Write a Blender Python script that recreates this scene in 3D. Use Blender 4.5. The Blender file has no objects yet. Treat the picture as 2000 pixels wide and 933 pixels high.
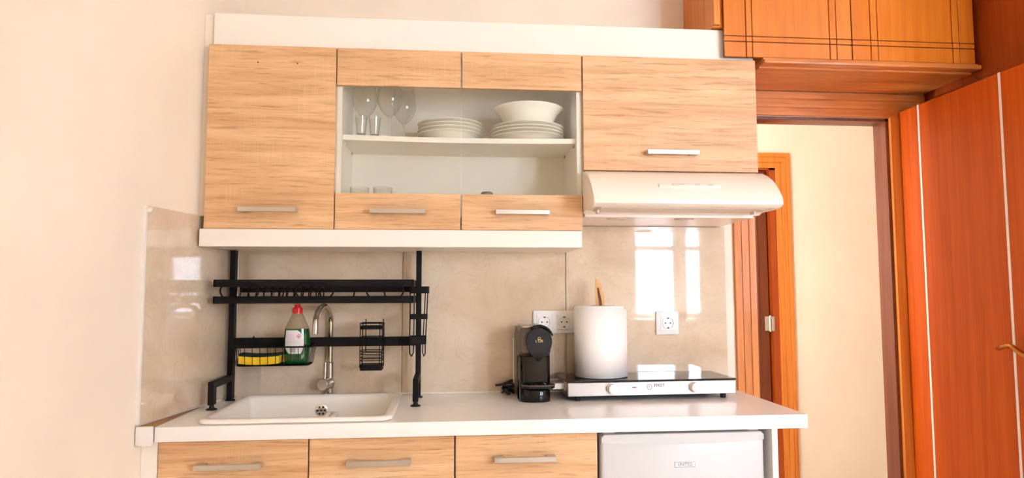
import bpy, bmesh, math, random
from mathutils import Vector, Matrix
random.seed(7)
PI = math.pi
S = bpy.context.scene
C = S.collection

# ------------------------------------------------------------------ camera
F, YAW, PIT, ROL = 1327.5, .0935, .0748, -.0022
fw = Vector((math.sin(YAW)*math.cos(PIT), math.cos(YAW)*math.cos(PIT), math.sin(PIT)))
rt = Vector((math.cos(YAW), -math.sin(YAW), 0)); up = rt.cross(fw)
rt2 = rt*math.cos(ROL) + up*math.sin(ROL); up2 = up*math.cos(ROL) - rt*math.sin(ROL)
cam = bpy.data.objects.new('camera', bpy.data.cameras.new('camera')); C.objects.link(cam)
cam.matrix_world = Matrix(((rt2.x, up2.x, -fw.x, -.4387), (rt2.y, up2.y, -fw.y, -2.4634), (rt2.z, up2.z, -fw.z, 1.2656), (0, 0, 0, 1)))
cam.data.sensor_fit = 'HORIZONTAL'; cam.data.sensor_width = 36; cam.data.lens = F*36/2000
cam.data.clip_start = .02
S.camera = cam

# ------------------------------------------------------------------ world, window light, exposure
W = bpy.data.worlds.new('sky'); S.world = W; W.use_nodes = True
W.node_tree.nodes['Background'].inputs[0].default_value = (.85, .98, 1.26, 1)
W.node_tree.nodes['Background'].inputs[1].default_value = 31
WX0, WX1, WZ0, WZ1, WY = 1.40, 2.91, .98, 2.24, -4.2          # window opening in the wall behind the camera
pl = bpy.data.lights.new('window_portal', 'AREA'); pl.shape = 'RECTANGLE'; pl.size = WX1-WX0; pl.size_y = WZ1-WZ0
pl.cycles.is_portal = True
po = bpy.data.objects.new('window_portal', pl); C.objects.link(po)
po.location = ((WX0+WX1)/2, WY-.13, (WZ0+WZ1)/2); po.rotation_euler = (PI/2, 0, 0)
sl_ = bpy.data.lights.new('sun', 'SUN'); sl_.energy = 95; sl_.angle = .01; sl_.color = (1, .99, .99)
so = bpy.data.objects.new('sun', sl_); C.objects.link(so); so.location = (3, -6, 5)
so.rotation_euler = Vector((-.35, .62, -.95)).to_track_quat('-Z', 'Y').to_euler()      # falls on the floor below the window, behind the camera
S.view_settings.view_transform = 'Standard'; S.view_settings.look = 'None'
S.view_settings.gamma = 1; S.view_settings.use_curve_mapping = False
S.view_settings.exposure = .44
S.cycles.max_bounces = 14; S.cycles.diffuse_bounces = 8; S.cycles.glossy_bounces = 6
S.cycles.transmission_bounces = 8; S.cycles.transparent_max_bounces = 16
S.cycles.caustics_reflective = False; S.cycles.caustics_refractive = False
S.cycles.sample_clamp_indirect = 80

# ------------------------------------------------------------------ materials
def lin(c):
    return tuple(((v/255)/12.92 if v/255 <= .04045 else ((v/255+.055)/1.055)**2.4) for v in c) + (1,)
def mat(name, col, rough=.5, metal=0, coat=0, trans=0, ior=1.5, emit=None, estr=0, spec=None):
    m = bpy.data.materials.new(name); m.use_nodes = True
    b = m.node_tree.nodes['Principled BSDF']
    b.inputs['Base Color'].default_value = lin(col); b.inputs['Roughness'].default_value = rough
    b.inputs['Metallic'].default_value = metal; b.inputs['Coat Weight'].default_value = coat
    b.inputs['Coat Roughness'].default_value = .05
    b.inputs['Transmission Weight'].default_value = trans; b.inputs['IOR'].default_value = ior
    if spec is not None: b.inputs['Specular IOR Level'].default_value = spec
    if emit: b.inputs['Emission Color'].default_value = lin(emit); b.inputs['Emission Strength'].default_value = estr
    return m
class NT:
    def __init__(s, m): s.m = m; s.t = m.node_tree; s.b = s.t.nodes['Principled BSDF']
    def n(s, typ, **kw):
        k = s.t.nodes.new('ShaderNode'+typ)
        for a, v in kw.items(): setattr(k, a, v)
        return k
    def l(s, a, b): s.t.links.new(a, b)
    def coords(s, scale, per_object=True):
        g = s.n('NewGeometry'); out = g.outputs['Position']
        if per_object:
            oi = s.n('ObjectInfo'); mu = s.n('VectorMath', operation='MULTIPLY'); cb = s.n('CombineXYZ')
            for i in range(3): s.l(oi.outputs['Random'], cb.inputs[i])
            mu.inputs[1].default_value = (7.3, 3.1, 5.7); s.l(cb.outputs[0], mu.inputs[0])
            ad = s.n('VectorMath', operation='ADD'); s.l(out, ad.inputs[0]); s.l(mu.outputs[0], ad.inputs[1]); out = ad.outputs[0]
        mp = s.n('VectorMath', operation='MULTIPLY'); mp.inputs[1].default_value = scale; s.l(out, mp.inputs[0])
        return mp.outputs[0]
    def noise(s, co, scale=1, detail=4, rough=.55, dist=0):
        k = s.n('TexNoise'); k.inputs['Scale'].default_value = scale; k.inputs['Detail'].default_value = detail
        k.inputs['Roughness'].default_value = rough; k.inputs['Distortion'].default_value = dist; s.l(co, k.inputs['Vector'])
        return k.outputs['Fac']
    def ramp(s, fac, stops):
        r = s.n('ValToRGB'); e = r.color_ramp.elements
        while len(e) < len(stops): e.new(.5)
        for i, (p, c) in enumerate(stops): e[i].position = p; e[i].color = c if len(c) == 4 else lin(c)
        s.l(fac, r.inputs[0]); return r.outputs[0]
    def mix(s, fac, a, b, mode='MIX'):
        k = s.n('MixRGB', blend_type=mode)
        for i, v in ((0, fac), (1, a), (2, b)):
            if hasattr(v, 'is_output') or hasattr(v, 'links'): s.l(v, k.inputs[i])
            elif i == 0: k.inputs[0].default_value = v
            else: k.inputs[i].default_value = v
        return k.outputs[0]
    def bump(s, h, strength, dist=.001):
        k = s.n('Bump'); k.inputs['Strength'].default_value = strength; k.inputs['Distance'].default_value = dist
        s.l(h, k.inputs['Height']); s.l(k.outputs[0], s.b.inputs['Normal'])
G0, G1 = (0, 0, 0, 1), (1, 1, 1, 1)

def oak():
    m = mat('sonoma_oak', (220, 175, 125), .45); t = NT(m)
    n1 = t.noise(t.coords((1.6, 6, 26)), 1, 6, .62, .9)
    base = t.ramp(n1, [(.26, (190, 142, 98)), (.43, (213, 166, 120)), (.58, (225, 181, 135)), (.78, (236, 200, 157))])
    n2 = t.noise(t.coords((9, 9, 210)), 1, 4, .6, .6)                # fine pores along the grain
    base = t.mix(t.ramp(n2, [(.30, (.75, .75, .75, 1)), (.46, G0)]), base, lin((168, 116, 72)))
    n3 = t.noise(t.coords((420, 60, 7)), 1, 2, .5)                   # saw marks across the grain, in patches
    msk = t.noise(t.coords((5, 5, 9)), 1, 2, .5)
    k = t.mix(1, t.ramp(n3, [(.5, G0), (.66, (.2, .2, .2, 1))]), t.ramp(msk, [(.52, G0), (.7, G1)]), 'MULTIPLY')
    base = t.mix(k, base, lin((247, 215, 172)))
    t.l(base, t.b.inputs['Base Color']); t.bump(n2, .15, .0006)
    return m
def reddish(name, a, b, c, rough, coat, horiz=False):
    m = mat(name, b, rough, coat=coat); t = NT(m)
    sc = (3, 40, 60) if horiz else (38, 38, 1.4)
    n1 = t.noise(t.coords(sc), 1, 6, .62, .5)
    base = t.ramp(n1, [(.28, a), (.5, b), (.74, c)])
    n2 = t.noise(t.coords((8, 90, 160) if horiz else (170, 170, 5)), 1, 3, .6)
    base = t.mix(t.ramp(n2, [(.3, (.35, .35, .35, 1)), (.5, G0)]), base, lin(a))
    t.l(base, t.b.inputs['Base Color']); return m
def plaster(name, col):
    m = mat(name, col, .85); t = NT(m)
    n = t.noise(t.coords((1, 1, 1), False), 140, 5, .6); n2 = t.noise(t.coords((1, 1, 1), False), 2.2, 3, .5)
    d = tuple(max(0, v-7) for v in col)
    t.l(t.ramp(n2, [(.35, d), (.65, col)]), t.b.inputs['Base Color']); t.bump(n, .12, .002); return m
def marble():
    m = mat('beige_glass_stone', (206, 186, 158), .03, ior=1.75); t = NT(m)
    co = t.coords((1, 1, 1), False)
    n1 = t.noise(co, 3.2, 7, .62, .8); base = t.ramp(n1, [(.28, (198, 174, 146)), (.5, (216, 197, 172)), (.72, (228, 213, 193))])
    n2 = t.noise(co, 5.5, 6, .6, 1.6)
    vein = t.ramp(n2, [(.485, G0), (.5, (.3, .3, .3, 1)), (.515, G0)])
    base = t.mix(vein, base, lin((190, 168, 142)))
    t.l(base, t.b.inputs['Base Color']); return m
def brushed(name, col, rough, sc):
    m = mat(name, col, rough, 1); t = NT(m)
    n = t.noise(t.coords(sc), 1, 3, .6)
    r = t.n('MapRange'); r.inputs['To Min'].default_value = rough-.08; r.inputs['To Max'].default_value = rough+.1
    t.l(n, r.inputs['Value']); t.l(r.outputs[0], t.b.inputs['Roughness']); return m
def thin_glass(name, tint=(1, 1, 1, 1), edge=(.72, .74, .7, 1), boost=1.0):
    m = bpy.data.materials.new(name); m.use_nodes = True; t = m.node_tree; t.nodes.clear()
    o = t.nodes.new('ShaderNodeOutputMaterial'); mx = t.nodes.new('ShaderNodeMixShader')
    tr = t.nodes.new('ShaderNodeBsdfTransparent'); gl = t.nodes.new('ShaderNodeBsdfGlossy'); gl.inputs['Roughness'].default_value = .01
    fr = t.nodes.new('ShaderNodeMath'); fr.operation = 'POWER'; fr.inputs[1].default_value = 4.5
    ad = t.nodes.new('ShaderNodeMath'); ad.operation = 'ADD'; ad.inputs[1].default_value = .045
    l2 = t.nodes.new('ShaderNodeLayerWeight'); l2.inputs['Blend'].default_value = .5
    lw = t.nodes.new('ShaderNodeLayerWeight'); lw.inputs['Blend'].default_value = .12
    cm = t.nodes.new('ShaderNodeMixRGB'); cm.inputs[1].default_value = tint; cm.inputs[2].default_value = edge
    mu = t.nodes.new('ShaderNodeMath'); mu.operation = 'MULTIPLY'; mu.inputs[1].default_value = boost; mu.use_clamp = True
    for a, b in ((lw.outputs['Facing'], cm.inputs[0]), (cm.outputs[0], tr.inputs[0]), (l2.outputs['Facing'], fr.inputs[0]), (fr.outputs[0], ad.inputs[0]), (ad.outputs[0], mu.inputs[0]), (mu.outputs[0], mx.inputs[0]),
                 (tr.outputs[0], mx.inputs[1]), (gl.outputs[0], mx.inputs[2]), (mx.outputs[0], o.inputs[0])): t.links.new(a, b)
    return m
def sponge_mat(name, col):
    m = mat(name, col, .9); t = NT(m); n = t.noise(t.coords((1, 1, 1)), 420, 3, .6)
    t.l(t.ramp(n, [(.35, tuple(int(v*.8) for v in col)), (.5, col)]), t.b.inputs['Base Color']); t.bump(n, .5, .001); return m

M = dict(
    wall=plaster('cream_wall', (243, 231, 214)), hall=plaster('hall_wall', (247, 238, 226)), ceil=plaster('white_ceiling', (244, 240, 232)),
    floor=reddish('floor_boards', (200, 192, 182), (214, 207, 198), (224, 218, 210), .35, .1),
    oak=oak(), white=mat('white_laminate', (240, 232, 222), .32), wtop=mat('white_worktop', (245, 241, 237), .28), inside=mat('white_carcass', (248, 241, 229), .4),
    trimw=mat('white_cap', (236, 230, 224), .4),
    ow=reddish('orange_casing_wood', (190, 104, 34), (216, 132, 52), (228, 150, 70), .5, .04),
    owh=reddish('orange_casing_wood_across', (180, 98, 40), (208, 126, 58), (222, 146, 76), .38, .12, True),
    oc=reddish('orange_cupboard_wood', (198, 102, 20), (214, 120, 28), (224, 134, 38), .3, .3),
    rd=reddish('red_brown_door_wood', (178, 70, 6), (196, 84, 9), (206, 98, 14), .5, .02),
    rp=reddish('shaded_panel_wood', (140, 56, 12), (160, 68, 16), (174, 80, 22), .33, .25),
    dk=reddish('dark_door_wood', (94, 42, 18), (114, 54, 24), (132, 66, 32), .4, .1),
    groove=mat('groove_dark_wood', (96, 34, 12), .6),
    marble=marble(), alu=brushed('satin_aluminium', (214, 208, 200), .32, (900, 40, 40)), steel=brushed('brushed_steel', (176, 168, 160), .34, (30, 500, 500)),
    nickel=mat('brushed_nickel', (196, 186, 172), .25, 1), chrome=mat('chrome', (225, 225, 225), .08, 1), brass=mat('antique_brass', (190, 130, 60), .25, 1),
    black=mat('black_powder_coat', (16, 12, 10), .55, spec=.2), blackg=mat('black_gloss_plastic', (9, 8, 8), .1, spec=.4), blackm=mat('black_matt_plastic', (20, 16, 14), .42, spec=.3),
    taupe=mat('taupe_satin_plastic', (92, 80, 70), .35, .2), cable=mat('black_cable', (15, 14, 14), .4), rubber=mat('black_rubber', (20, 20, 20), .7),
    hood=mat('cream_white_enamel', (244, 232, 218), .22), hoodin=mat('hood_underside', (226, 212, 196), .4), vent=mat('lamp_cover', (206, 186, 168), .3),
    dark=mat('dark_gap', (60, 40, 30), .8), socket=mat('white_socket_plastic', (243, 240, 238), .3), hole=mat('socket_hole', (40, 34, 32), .6),
    fridge=mat('fridge_white', (208, 207, 208), .3), badge=mat('badge_silver', (228, 228, 230), .3, .3), ink=mat('dark_print', (50, 44, 60), .5),
    ceram=mat('white_ceramic', (251, 245, 234), .12), sink=mat('white_sink', (242, 236, 228), .2),
    paper=mat('white_paper', (252, 249, 246), .9), card=mat('cardboard_core', (178, 140, 98), .8), lwood=mat('pale_utensil_wood', (222, 170, 108), .5),
    bwood=mat('brown_utensil_edge', (110, 50, 24), .5),
    pane=thin_glass('clear_pane', (.985, .99, .98, 1), (.93, .95, .92, 1), 1.0), glass=thin_glass('thin_drinking_glass', (.985, .985, .97, 1), (.84, .82, .77, 1), 1.9),
    pet=thin_glass('clear_plastic', (.9, .88, .82, 1), (.5, .46, .38, 1), 1.0),
    green=mat('green_soap', (5, 88, 32), .12, coat=.6, trans=.25), red=mat('red_cap', (222, 30, 32), .3), label=mat('label_paper', (226, 222, 224), .5),
    hazard=mat('hazard_red', (214, 70, 40), .5), yellow=sponge_mat('yellow_sponge', (248, 206, 40)), scour=sponge_mat('dark_scourer', (26, 40, 30)),
    bglass=mat('black_ceramic_glass', (16, 14, 14), .03, ior=1.55), knob=mat('white_knob', (245, 243, 241), .35), lampred=mat('indicator_red', (150, 20, 26), .3),
    gold=mat('gold_print', (226, 196, 130), .35, .6), lid=mat('dark_grey_lid', (150, 138, 118), .3, .3), winf=mat('white_window_frame', (236, 232, 226), .4),
    lamp=mat('added_lamp_globe', (255, 240, 215), .4, emit=(255, 226, 180), estr=1), curtain=mat('pale_shutter', (216, 200, 182), .6), tag=mat('pale_print', (200, 196, 200), .4),
)

M['rd'].node_tree.nodes['Principled BSDF'].inputs['Specular IOR Level'].default_value = .2

# ------------------------------------------------------------------ mesh helpers (world coordinates)
class MB:
    def __init__(s): s.v = []; s.f = []; s.sm = []
    def add(s, vs, fs, smooth=False):
        o = len(s.v); s.v += [tuple(v) for v in vs]; s.f += [tuple(i+o for i in f) for f in fs]; s.sm += [smooth]*len(fs); return s
    def box(s, x0, x1, y0, y1, z0, z1, bev=0, seg=1, rot=None, piv=None):
        bm = bmesh.new(); bmesh.ops.create_cube(bm, size=1)
        for v in bm.verts: v.co = Vector((x0+(v.co.x+.5)*(x1-x0), y0+(v.co.y+.5)*(y1-y0), z0+(v.co.z+.5)*(z1-z0)))
        if bev: bmesh.ops.bevel(bm, geom=bm.edges[:], offset=bev, segments=seg, profile=.5, affect='EDGES')
        vs = [v.co.copy() for v in bm.verts]
        if rot is not None:
            p = Vector(piv) if piv else Vector(((x0+x1)/2, (y0+y1)/2, (z0+z1)/2)); vs = [p + rot @ (v-p) for v in vs]
        bm.verts.index_update(); fs = [[v.index for v in f.verts] for f in bm.faces]; bm.free()
        return s.add(vs, fs, bev > 0 and seg > 1)
    def prism(s, poly, axis, a, b, bev=0, seg=1, smooth=False):
        # poly in the plane normal to axis: x -> (y,z), y -> (x,z), z -> (x,y)
        def P(p, t): return {'x': (t, p[0], p[1]), 'y': (p[0], t, p[1]), 'z': (p[0], p[1], t)}[axis]
        bm = bmesh.new(); lo = [bm.verts.new(P(p, a)) for p in poly]; hi = [bm.verts.new(P(p, b)) for p in poly]; n = len(poly)
        caps = [bm.faces.new(lo), bm.faces.new(hi)]
        for i in range(n): bm.faces.new((lo[i], lo[(i+1) % n], hi[(i+1) % n], hi[i]))
        if bev: bmesh.ops.bevel(bm, geom=list({e for f in caps for e in f.edges}), offset=bev, segments=seg, profile=.5, affect='EDGES')
        bmesh.ops.recalc_face_normals(bm, faces=bm.faces[:])
        bm.verts.index_update(); vs = [v.co.copy() for v in bm.verts]; fs = [[v.index for v in f.verts] for f in bm.faces]; bm.free()
        return s.add(vs, fs, smooth)
    def tube(s, pts, r, seg=8, closed=False, cap=True, flat=None):
        pts = [Vector(p) for p in pts]; n = len(pts); rs = r if isinstance(r, (list, tuple)) else [r]*n
        vs = []; prev = None
        for i, p in enumerate(pts):
            a = pts[(i-1) % n] if (closed or i) else p; b = pts[(i+1) % n] if (closed or i < n-1) else p
            t = (b-a).normalized()
            if prev is None:
                h = Vector((0, 0, 1)) if abs(t.z) < .9 else Vector((1, 0, 0)); u = (h - t*h.dot(t)).normalized()
            else: u = (prev - t*prev.dot(t)).normalized()
            prev = u; w = t.cross(u)
            for k in range(seg):
                an = 2*PI*k/seg; vs.append(p + (u*math.cos(an)*(flat or 1) + w*math.sin(an))*rs[i])
        fs = []
        for i in range(n if closed else n-1):
            j = (i+1) % n
            for k in range(seg): fs.append((i*seg+k, i*seg+(k+1) % seg, j*seg+(k+1) % seg, j*seg+k))
        if cap and not closed: fs += [tuple(range(seg))[::-1], tuple(range((n-1)*seg, n*seg))]
        return s.add(vs, fs, True)
    def lathe(s, prof, c, seg=32, axis='z', sx=1, sy=1, rot=None, cap=False):
        vs = []; n = len(prof)
        for r, h in prof:
            for k in range(seg):
                an = 2*PI*k/seg; p = Vector((r*math.cos(an)*sx, r*math.sin(an)*sy, h))
                if axis == 'y': p = Vector((p.x, -p.z, p.y))          # height runs towards the camera
                if axis == 'x': p = Vector((p.z, p.x, p.y))
                if rot is not None: p = rot @ p
                vs.append(Vector(c)+p)
        fs = [(i*seg+k, i*seg+(k+1) % seg, (i+1)*seg+(k+1) % seg, (i+1)*seg+k) for i in range(n-1) for k in range(seg)]
        if cap: fs += [tuple(range(seg))[::-1], tuple(range((n-1)*seg, n*seg))]
        return s.add(vs, fs, True)
    def loops(s, rings, smooth=True, cap0=False, cap1=True):
        n = len(rings[0]); vs = [p for r in rings for p in r]
        fs = [(i*n+k, i*n+(k+1) % n, (i+1)*n+(k+1) % n, (i+1)*n+k) for i in range(len(rings)-1) for k in range(n)]
        if cap0: fs.append(tuple(range(n))[::-1])
        if cap1: fs.append(tuple(range((len(rings)-1)*n, len(rings)*n)))
        return s.add(vs, fs, smooth)
def arc(cx, cy, r, a0, a1, n): return [(cx+r*math.cos(math.radians(a0+(a1-a0)*i/n)), cy+r*math.sin(math.radians(a0+(a1-a0)*i/n))) for i in range(n+1)]
def rrect(x0, x1, y0, y1, r, n=6):
    return arc(x1-r, y1-r, r, 0, 90, n)+arc(x0+r, y1-r, r, 90, 180, n)+arc(x0+r, y0+r, r, 180, 270, n)+arc(x1-r, y0+r, r, 270, 360, n)

BASE = {}
def props(o, label=None, cat=None, group=None, kind=None):
    for k, v in (('label', label), ('category', cat), ('group', group), ('kind', kind)):
        if v: o[k] = v
    return o
def thing(name, loc, label, cat, group=None, rotz=0):
    o = bpy.data.objects.new(name, None); C.objects.link(o); o.location = loc; o.rotation_euler = (0, 0, rotz); o.empty_display_size = .05
    BASE[o.name] = Vector(loc); return props(o, label, cat, group)
def mesh(name, mb, material, parent=None, base=None, label=None, auto=35):
    b = BASE[parent.name] if parent is not None else Vector(base or (0, 0, 0))
    me = bpy.data.meshes.new(name); me.from_pydata([tuple(Vector(v)-b) for v in mb.v], [], mb.f)
    me.polygons.foreach_set('use_smooth', mb.sm); me.update()
    bm = bmesh.new(); bm.from_mesh(me); bmesh.ops.recalc_face_normals(bm, faces=bm.faces[:])
    for e in bm.edges:
        if len(e.link_faces) == 2 and e.calc_face_angle(0) > math.radians(auto): e.smooth = False
    bm.to_mesh(me); bm.free()
    me.materials.append(M[material]); o = bpy.data.objects.new(name, me); C.objects.link(o)
    if parent is not None: o.parent = parent
    else: o.location = b
    BASE[o.name] = b
    if label: o['label'] = label
    return o
def single(name, mb, material, base, label, cat, group=None): return props(mesh(name, mb, material, None, base), label, cat, group)
def struct(name, mb, material, base=(0, 0, 0), label=None):
    return props(mesh(name, mb, material, None, base), label, None, None, 'structure')
def text(name, body, size, loc, material, parent, rot=(PI/2, 0, 0), extrude=.0002):
    cu = bpy.data.curves.new(name, 'FONT'); cu.body = body; cu.size = size; cu.extrude = extrude; cu.align_x = 'CENTER'; cu.align_y = 'CENTER'
    cu.resolution_u = 3
    to = bpy.data.objects.new(name, cu); C.objects.link(to)
    me = bpy.data.meshes.new_from_object(to); bpy.data.objects.remove(to)
    b = BASE[parent.name]; from mathutils import Euler
    me.transform(Matrix.Translation(Vector(loc)-b) @ Euler(rot).to_matrix().to_4x4())
    me.materials.clear(); me.materials.append(M[material])
    o = bpy.data.objects.new(name, me); C.objects.link(o); o.parent = parent; BASE[o.name] = b; return o

# ------------------------------------------------------------------ the setting
def xw(y): return -1.175 + .18*y                                  # face of the slanted left wall
OX0, OX1, OZ = .704, 1.268, 1.928                                  # doorway in the back wall
ZC = 2.62
struct('floor', MB().box(-2.2, 4.1, -4.4, 2.6, -.05, 0), 'floor')
struct('ceiling', MB().box(-2.2, 4.1, -4.4, .06, ZC, ZC+.05), 'ceil')
struct('wall_back', MB().box(-1.5, OX0, 0, .06, 0, ZC).box(OX1, 1.6, 0, .06, 0, ZC).box(OX0, OX1, 0, .06, OZ, ZC), 'wall')
struct('wall_left', MB().prism([(xw(0), 0), (xw(-4.25), -4.25), (xw(-4.25)-.1, -4.25), (xw(0)-.1, 0)], 'z', 0, ZC), 'wall')
struct('wall_front', MB().box(-2.1, WX0, WY-.12, WY, 0, ZC).box(WX1, 4.0, WY-.12, WY, 0, ZC).box(WX0, WX1, WY-.12, WY, 0, WZ0).box(WX0, WX1, WY-.12, WY, WZ1, ZC), 'wall')
struct('wall_right', MB().box(3.9, 4.0, -4.2, -1.0, 0, ZC).box(1.44, 3.95, -1.04, -1.0, 0, ZC), 'wall')
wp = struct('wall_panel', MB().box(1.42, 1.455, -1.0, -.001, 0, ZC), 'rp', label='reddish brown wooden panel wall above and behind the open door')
struct('wall_hall', MB().box(1.41, 3.0, 1.2, 1.28, 0, 2.5).box(-.2, .60, 1.2, 1.28, 0, 2.5).box(.60, 1.41, 1.2, 1.28, 1.965, 2.5), 'hall')
struct('wall_hall_side', MB().box(-.25, -.2, .06, 1.28, 0, 2.5).box(3.0, 3.05, .06, 1.28, 0, 2.5).box(1.6, 3.0, .0, .06, 0, 2.5), 'hall')
struct('ceiling_hall', MB().box(-.25, 3.05, .06, 1.28, 2.45, 2.5), 'ceil')
struct('wall_far_room', MB().box(.4, .45, 1.28, 2.4, 0, 2.5).box(1.6, 1.65, 1.28, 2.4, 0, 2.5).box(.4, 1.65, 2.4, 2.45, 0, 2.5).box(.4, 1.65, 1.28, 2.45, 2.5, 2.55), 'hall')
# window behind the camera
wf = MB()
for a, b, c, d in ((WX0, WX1, WZ0, WZ0+.06), (WX0, WX1, WZ1-.055, WZ1), (WX0, WX0+.045, WZ0, WZ1), (WX1-.045, WX1, WZ0, WZ1), (1.815, 1.965, WZ0, WZ1), (2.345, 2.505, WZ0, WZ1), (WX0, WX1, 1.655, 1.71)):
    wf.box(a, b, WY-.08, WY-.03, c, d, .004)
win = struct('window_1', wf, 'winf', ((WX0+WX1)/2, WY, WZ0), 'white two leaf window with a transom')
mesh('window_sill', MB().box(WX0-.04, WX1+.04, WY-.03, WY+.12, WZ0-.03, WZ0, .005), 'winf', win)
for a, b in ((WX0+.04, 1.82), (1.96, 2.35), (2.50, WX1-.04)):
    for c, d in ((WZ0+.05, 1.66), (1.705, WZ1-.05)): mesh('pane', MB().box(a, b, WY-.058, WY-.052, c, d), 'pane', win)
sh = MB()
sh.box(2.11, 2.42, WY-.12, WY-.095, WZ0, WZ1)
mesh('shutter', sh, 'curtain', win)
# casing of the doorway
def casing(mb, x0, x1, z0, z1, y, horiz, flip=1):
    w = (z1-z0) if horiz else (x1-x0)
    for a, b, d in ((0, .30, .014), (.30, .34, .0125), (.34, .66, .0155), (.66, .70, .0135), (.70, 1, .017)):
        if horiz: mb.box(x0, x1, y-d, y, z0+w*a, z0+w*b, .0008)
        else:
            if flip < 0: a, b = 1-b, 1-a
            mb.box(x0+w*a, x0+w*b, y-d, y, z0, z1, .0008)
    return mb
t1 = struct('trim_1', casing(MB(), .628, OX0+.004, 0, 1.93, 0, False), 'ow', label='moulded orange wood casing beside the worktop end')
struct('trim_2', casing(MB(), .628, 1.412, 1.93, 2.0215, 0, True), 'owh', label='moulded orange wood lintel under the overhead cupboard')
struct('trim_3', casing(MB(), OX1-.002, 1.412, 0, 1.93, 0, False, -1), 'ow')
struct('trim_4', MB().box(OX0, OX0+.012, -.002, .075, 0, OZ).box(OX1-.014, OX1, -.002, .075, 0, OZ).box(OX0, OX1, -.002, .075, OZ-.012, OZ), 'dk', label='dark wooden jamb lining inside the doorway')
# door in the hall wall: casing, jamb and the leaf
cs = MB()
for a, b, d in ((0, .34, .012), (.34, .39, .010), (.39, .70, .0145), (.70, .75, .0125), (.75, 1, .017)):
    cs.box(1.402+.084*a, 1.402+.084*b, 1.2-d, 1.2, 0, 1.951+.084*a, .0008); cs.box(.52, 1.402+.084*b, 1.2-d, 1.2, 1.951+.084*a, 1.951+.084*b, .0008)
struct('trim_5', cs, 'ow', label='moulded orange door casing on the cream hall wall')
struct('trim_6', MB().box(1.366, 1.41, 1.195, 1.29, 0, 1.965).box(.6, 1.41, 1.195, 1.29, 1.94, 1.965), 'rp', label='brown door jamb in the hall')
d1 = struct('door_1', MB().box(.62, 1.358, 1.225, 1.265, .01, 1.938, .002), 'dk', (1.35, 1.24, 0), 'dark brown hall door seen past the doorway casing')
mesh('moulding', MB().box(1.285, 1.300, 1.217, 1.226, .1, 1.85, .002), 'dk', d1)
hg = mesh('hinge', MB().lathe([(0, 0), (.009, 0), (.009, .09), (0, .09)], (1.357, 1.212, 1.03), 12).box(1.325, 1.357, 1.212, 1.222, 1.035, 1.115).box(1.357, 1.372, 1.190, 1.197, 1.035, 1.115), 'chrome', d1)
# open door leaf with white inlays
d2 = struct('door_2', MB().box(1.300, 1.34, -.80, -.018, .01, 1.95, .002), 'rd', (1.32, -.02, 0), 'tall reddish brown door standing open, with two white vertical inlay strips')
for y in (-.128, -.503): mesh('inlay_strip', MB().box(1.2985, 1.3015, y-.0045, y+.0045, .01, 1.9502), 'trimw', d2, label='white vertical inlay strip')
hd = mesh('door_handle', MB().tube([(1.30, -.585, 1.055), (1.27, -.583, 1.062), (1.262, -.565, 1.075), (1.262, -.535, 1.092), (1.263, -.505, 1.090), (1.266, -.478, 1.080), (1.268, -.468, 1.078)],
     [.009, .010, .011, .010, .009, .007, .003], 10, flat=.75), 'brass', d2, label='curved antique brass lever handle')
mesh('rose', MB().lathe([(0, 0), (.024, 0), (.022, .006), (0, .008)], (1.30, -.585, 1.055), 20, 'x', rot=Matrix.Rotation(PI, 3, 'Z')), 'brass', hd)
# splashback sheets
bs = thing('splashback', (-.3, 0, .9), 'glossy beige stone-look splashback of three sheets behind the worktop', 'splashback')
for a, b in ((-1.168, -.6012), (-.5988, -.0132), (-.0108, .592)): mesh('panel', MB().box(a, b, -.008, -.0005, .9005, 1.4985, .0008), 'marble', bs)
mesh('sealant', MB().box(-1.16, .60, -.016, -.004, .9005, .9055, .002), 'white', bs, label='white sealant bead along the worktop')
n = Vector((1, -.18, 0)).normalized(); n = Vector((n.x, n.y))
def wallpt(y, off): return (xw(y)+n.x*off, y+n.y*off)
ls = thing('side_splashback', (xw(-.25), -.25, .9), 'glossy beige splashback sheet on the left wall beside the sink', 'splashback')
mesh('panel', MB().prism([wallpt(-.006, .0005), wallpt(-.5226, .0005), wallpt(-.5226, .008), wallpt(-.006, .008)], 'z', .9085, 1.4992, .0008), 'marble', ls)
mesh('edge_strip', MB().prism([wallpt(-.5228, .0002), wallpt(-.529, .0002), wallpt(-.529, .009), wallpt(-.5228, .009)], 'z', .9085, 1.501), 'trimw', ls)

# ------------------------------------------------------------------ handles
def handle(parent, cx, zc, yface, w=.174, h=.0145, proj=.032):
    y1 = yface-proj
    mb = MB().box(cx-w/2, cx+w/2, y1, y1+.009, zc-h/2, zc+h/2, .001)
    mb.box(cx-w/2, cx-w/2+.026, y1+.008, yface, zc-h/2+.0008, zc+h/2-.0008, .0008).box(cx+w/2-.026, cx+w/2, y1+.008, yface, zc-h/2+.0008, zc+h/2-.0008, .0008)
    return mesh('handle', mb, 'alu', parent, label='satin aluminium bar handle')

# ------------------------------------------------------------------ wall cabinets
YD0, YD1, ZB, ZT = -.287, -.270, 1.4575, 2.043
wc = thing('wall_cabinet', (-1.0, -.14, ZB), 'oak wall cabinet with one solid door at the left wall', 'cabinet')
mesh('body', MB().prism([(-1.194, -.2685), (-.7985, -.2685), (-.7985, -.009), (-1.174, -.009)], 'z', ZB, ZT, .001), 'white', wc)
dr = mesh('door', MB().box(-1.195, -.800, YD0, YD1, ZB, ZT, .0012), 'oak', wc)
handle(dr, -.998, 1.516, YD0)
for x in (-1.0435, -.9215): mesh('screw_hole', MB().lathe([(0, 0), (.0022, 0), (.0022, .0006), (0, .0006)], (x, YD0, 1.988), 10, 'y'), 'dark', dr)

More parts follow.
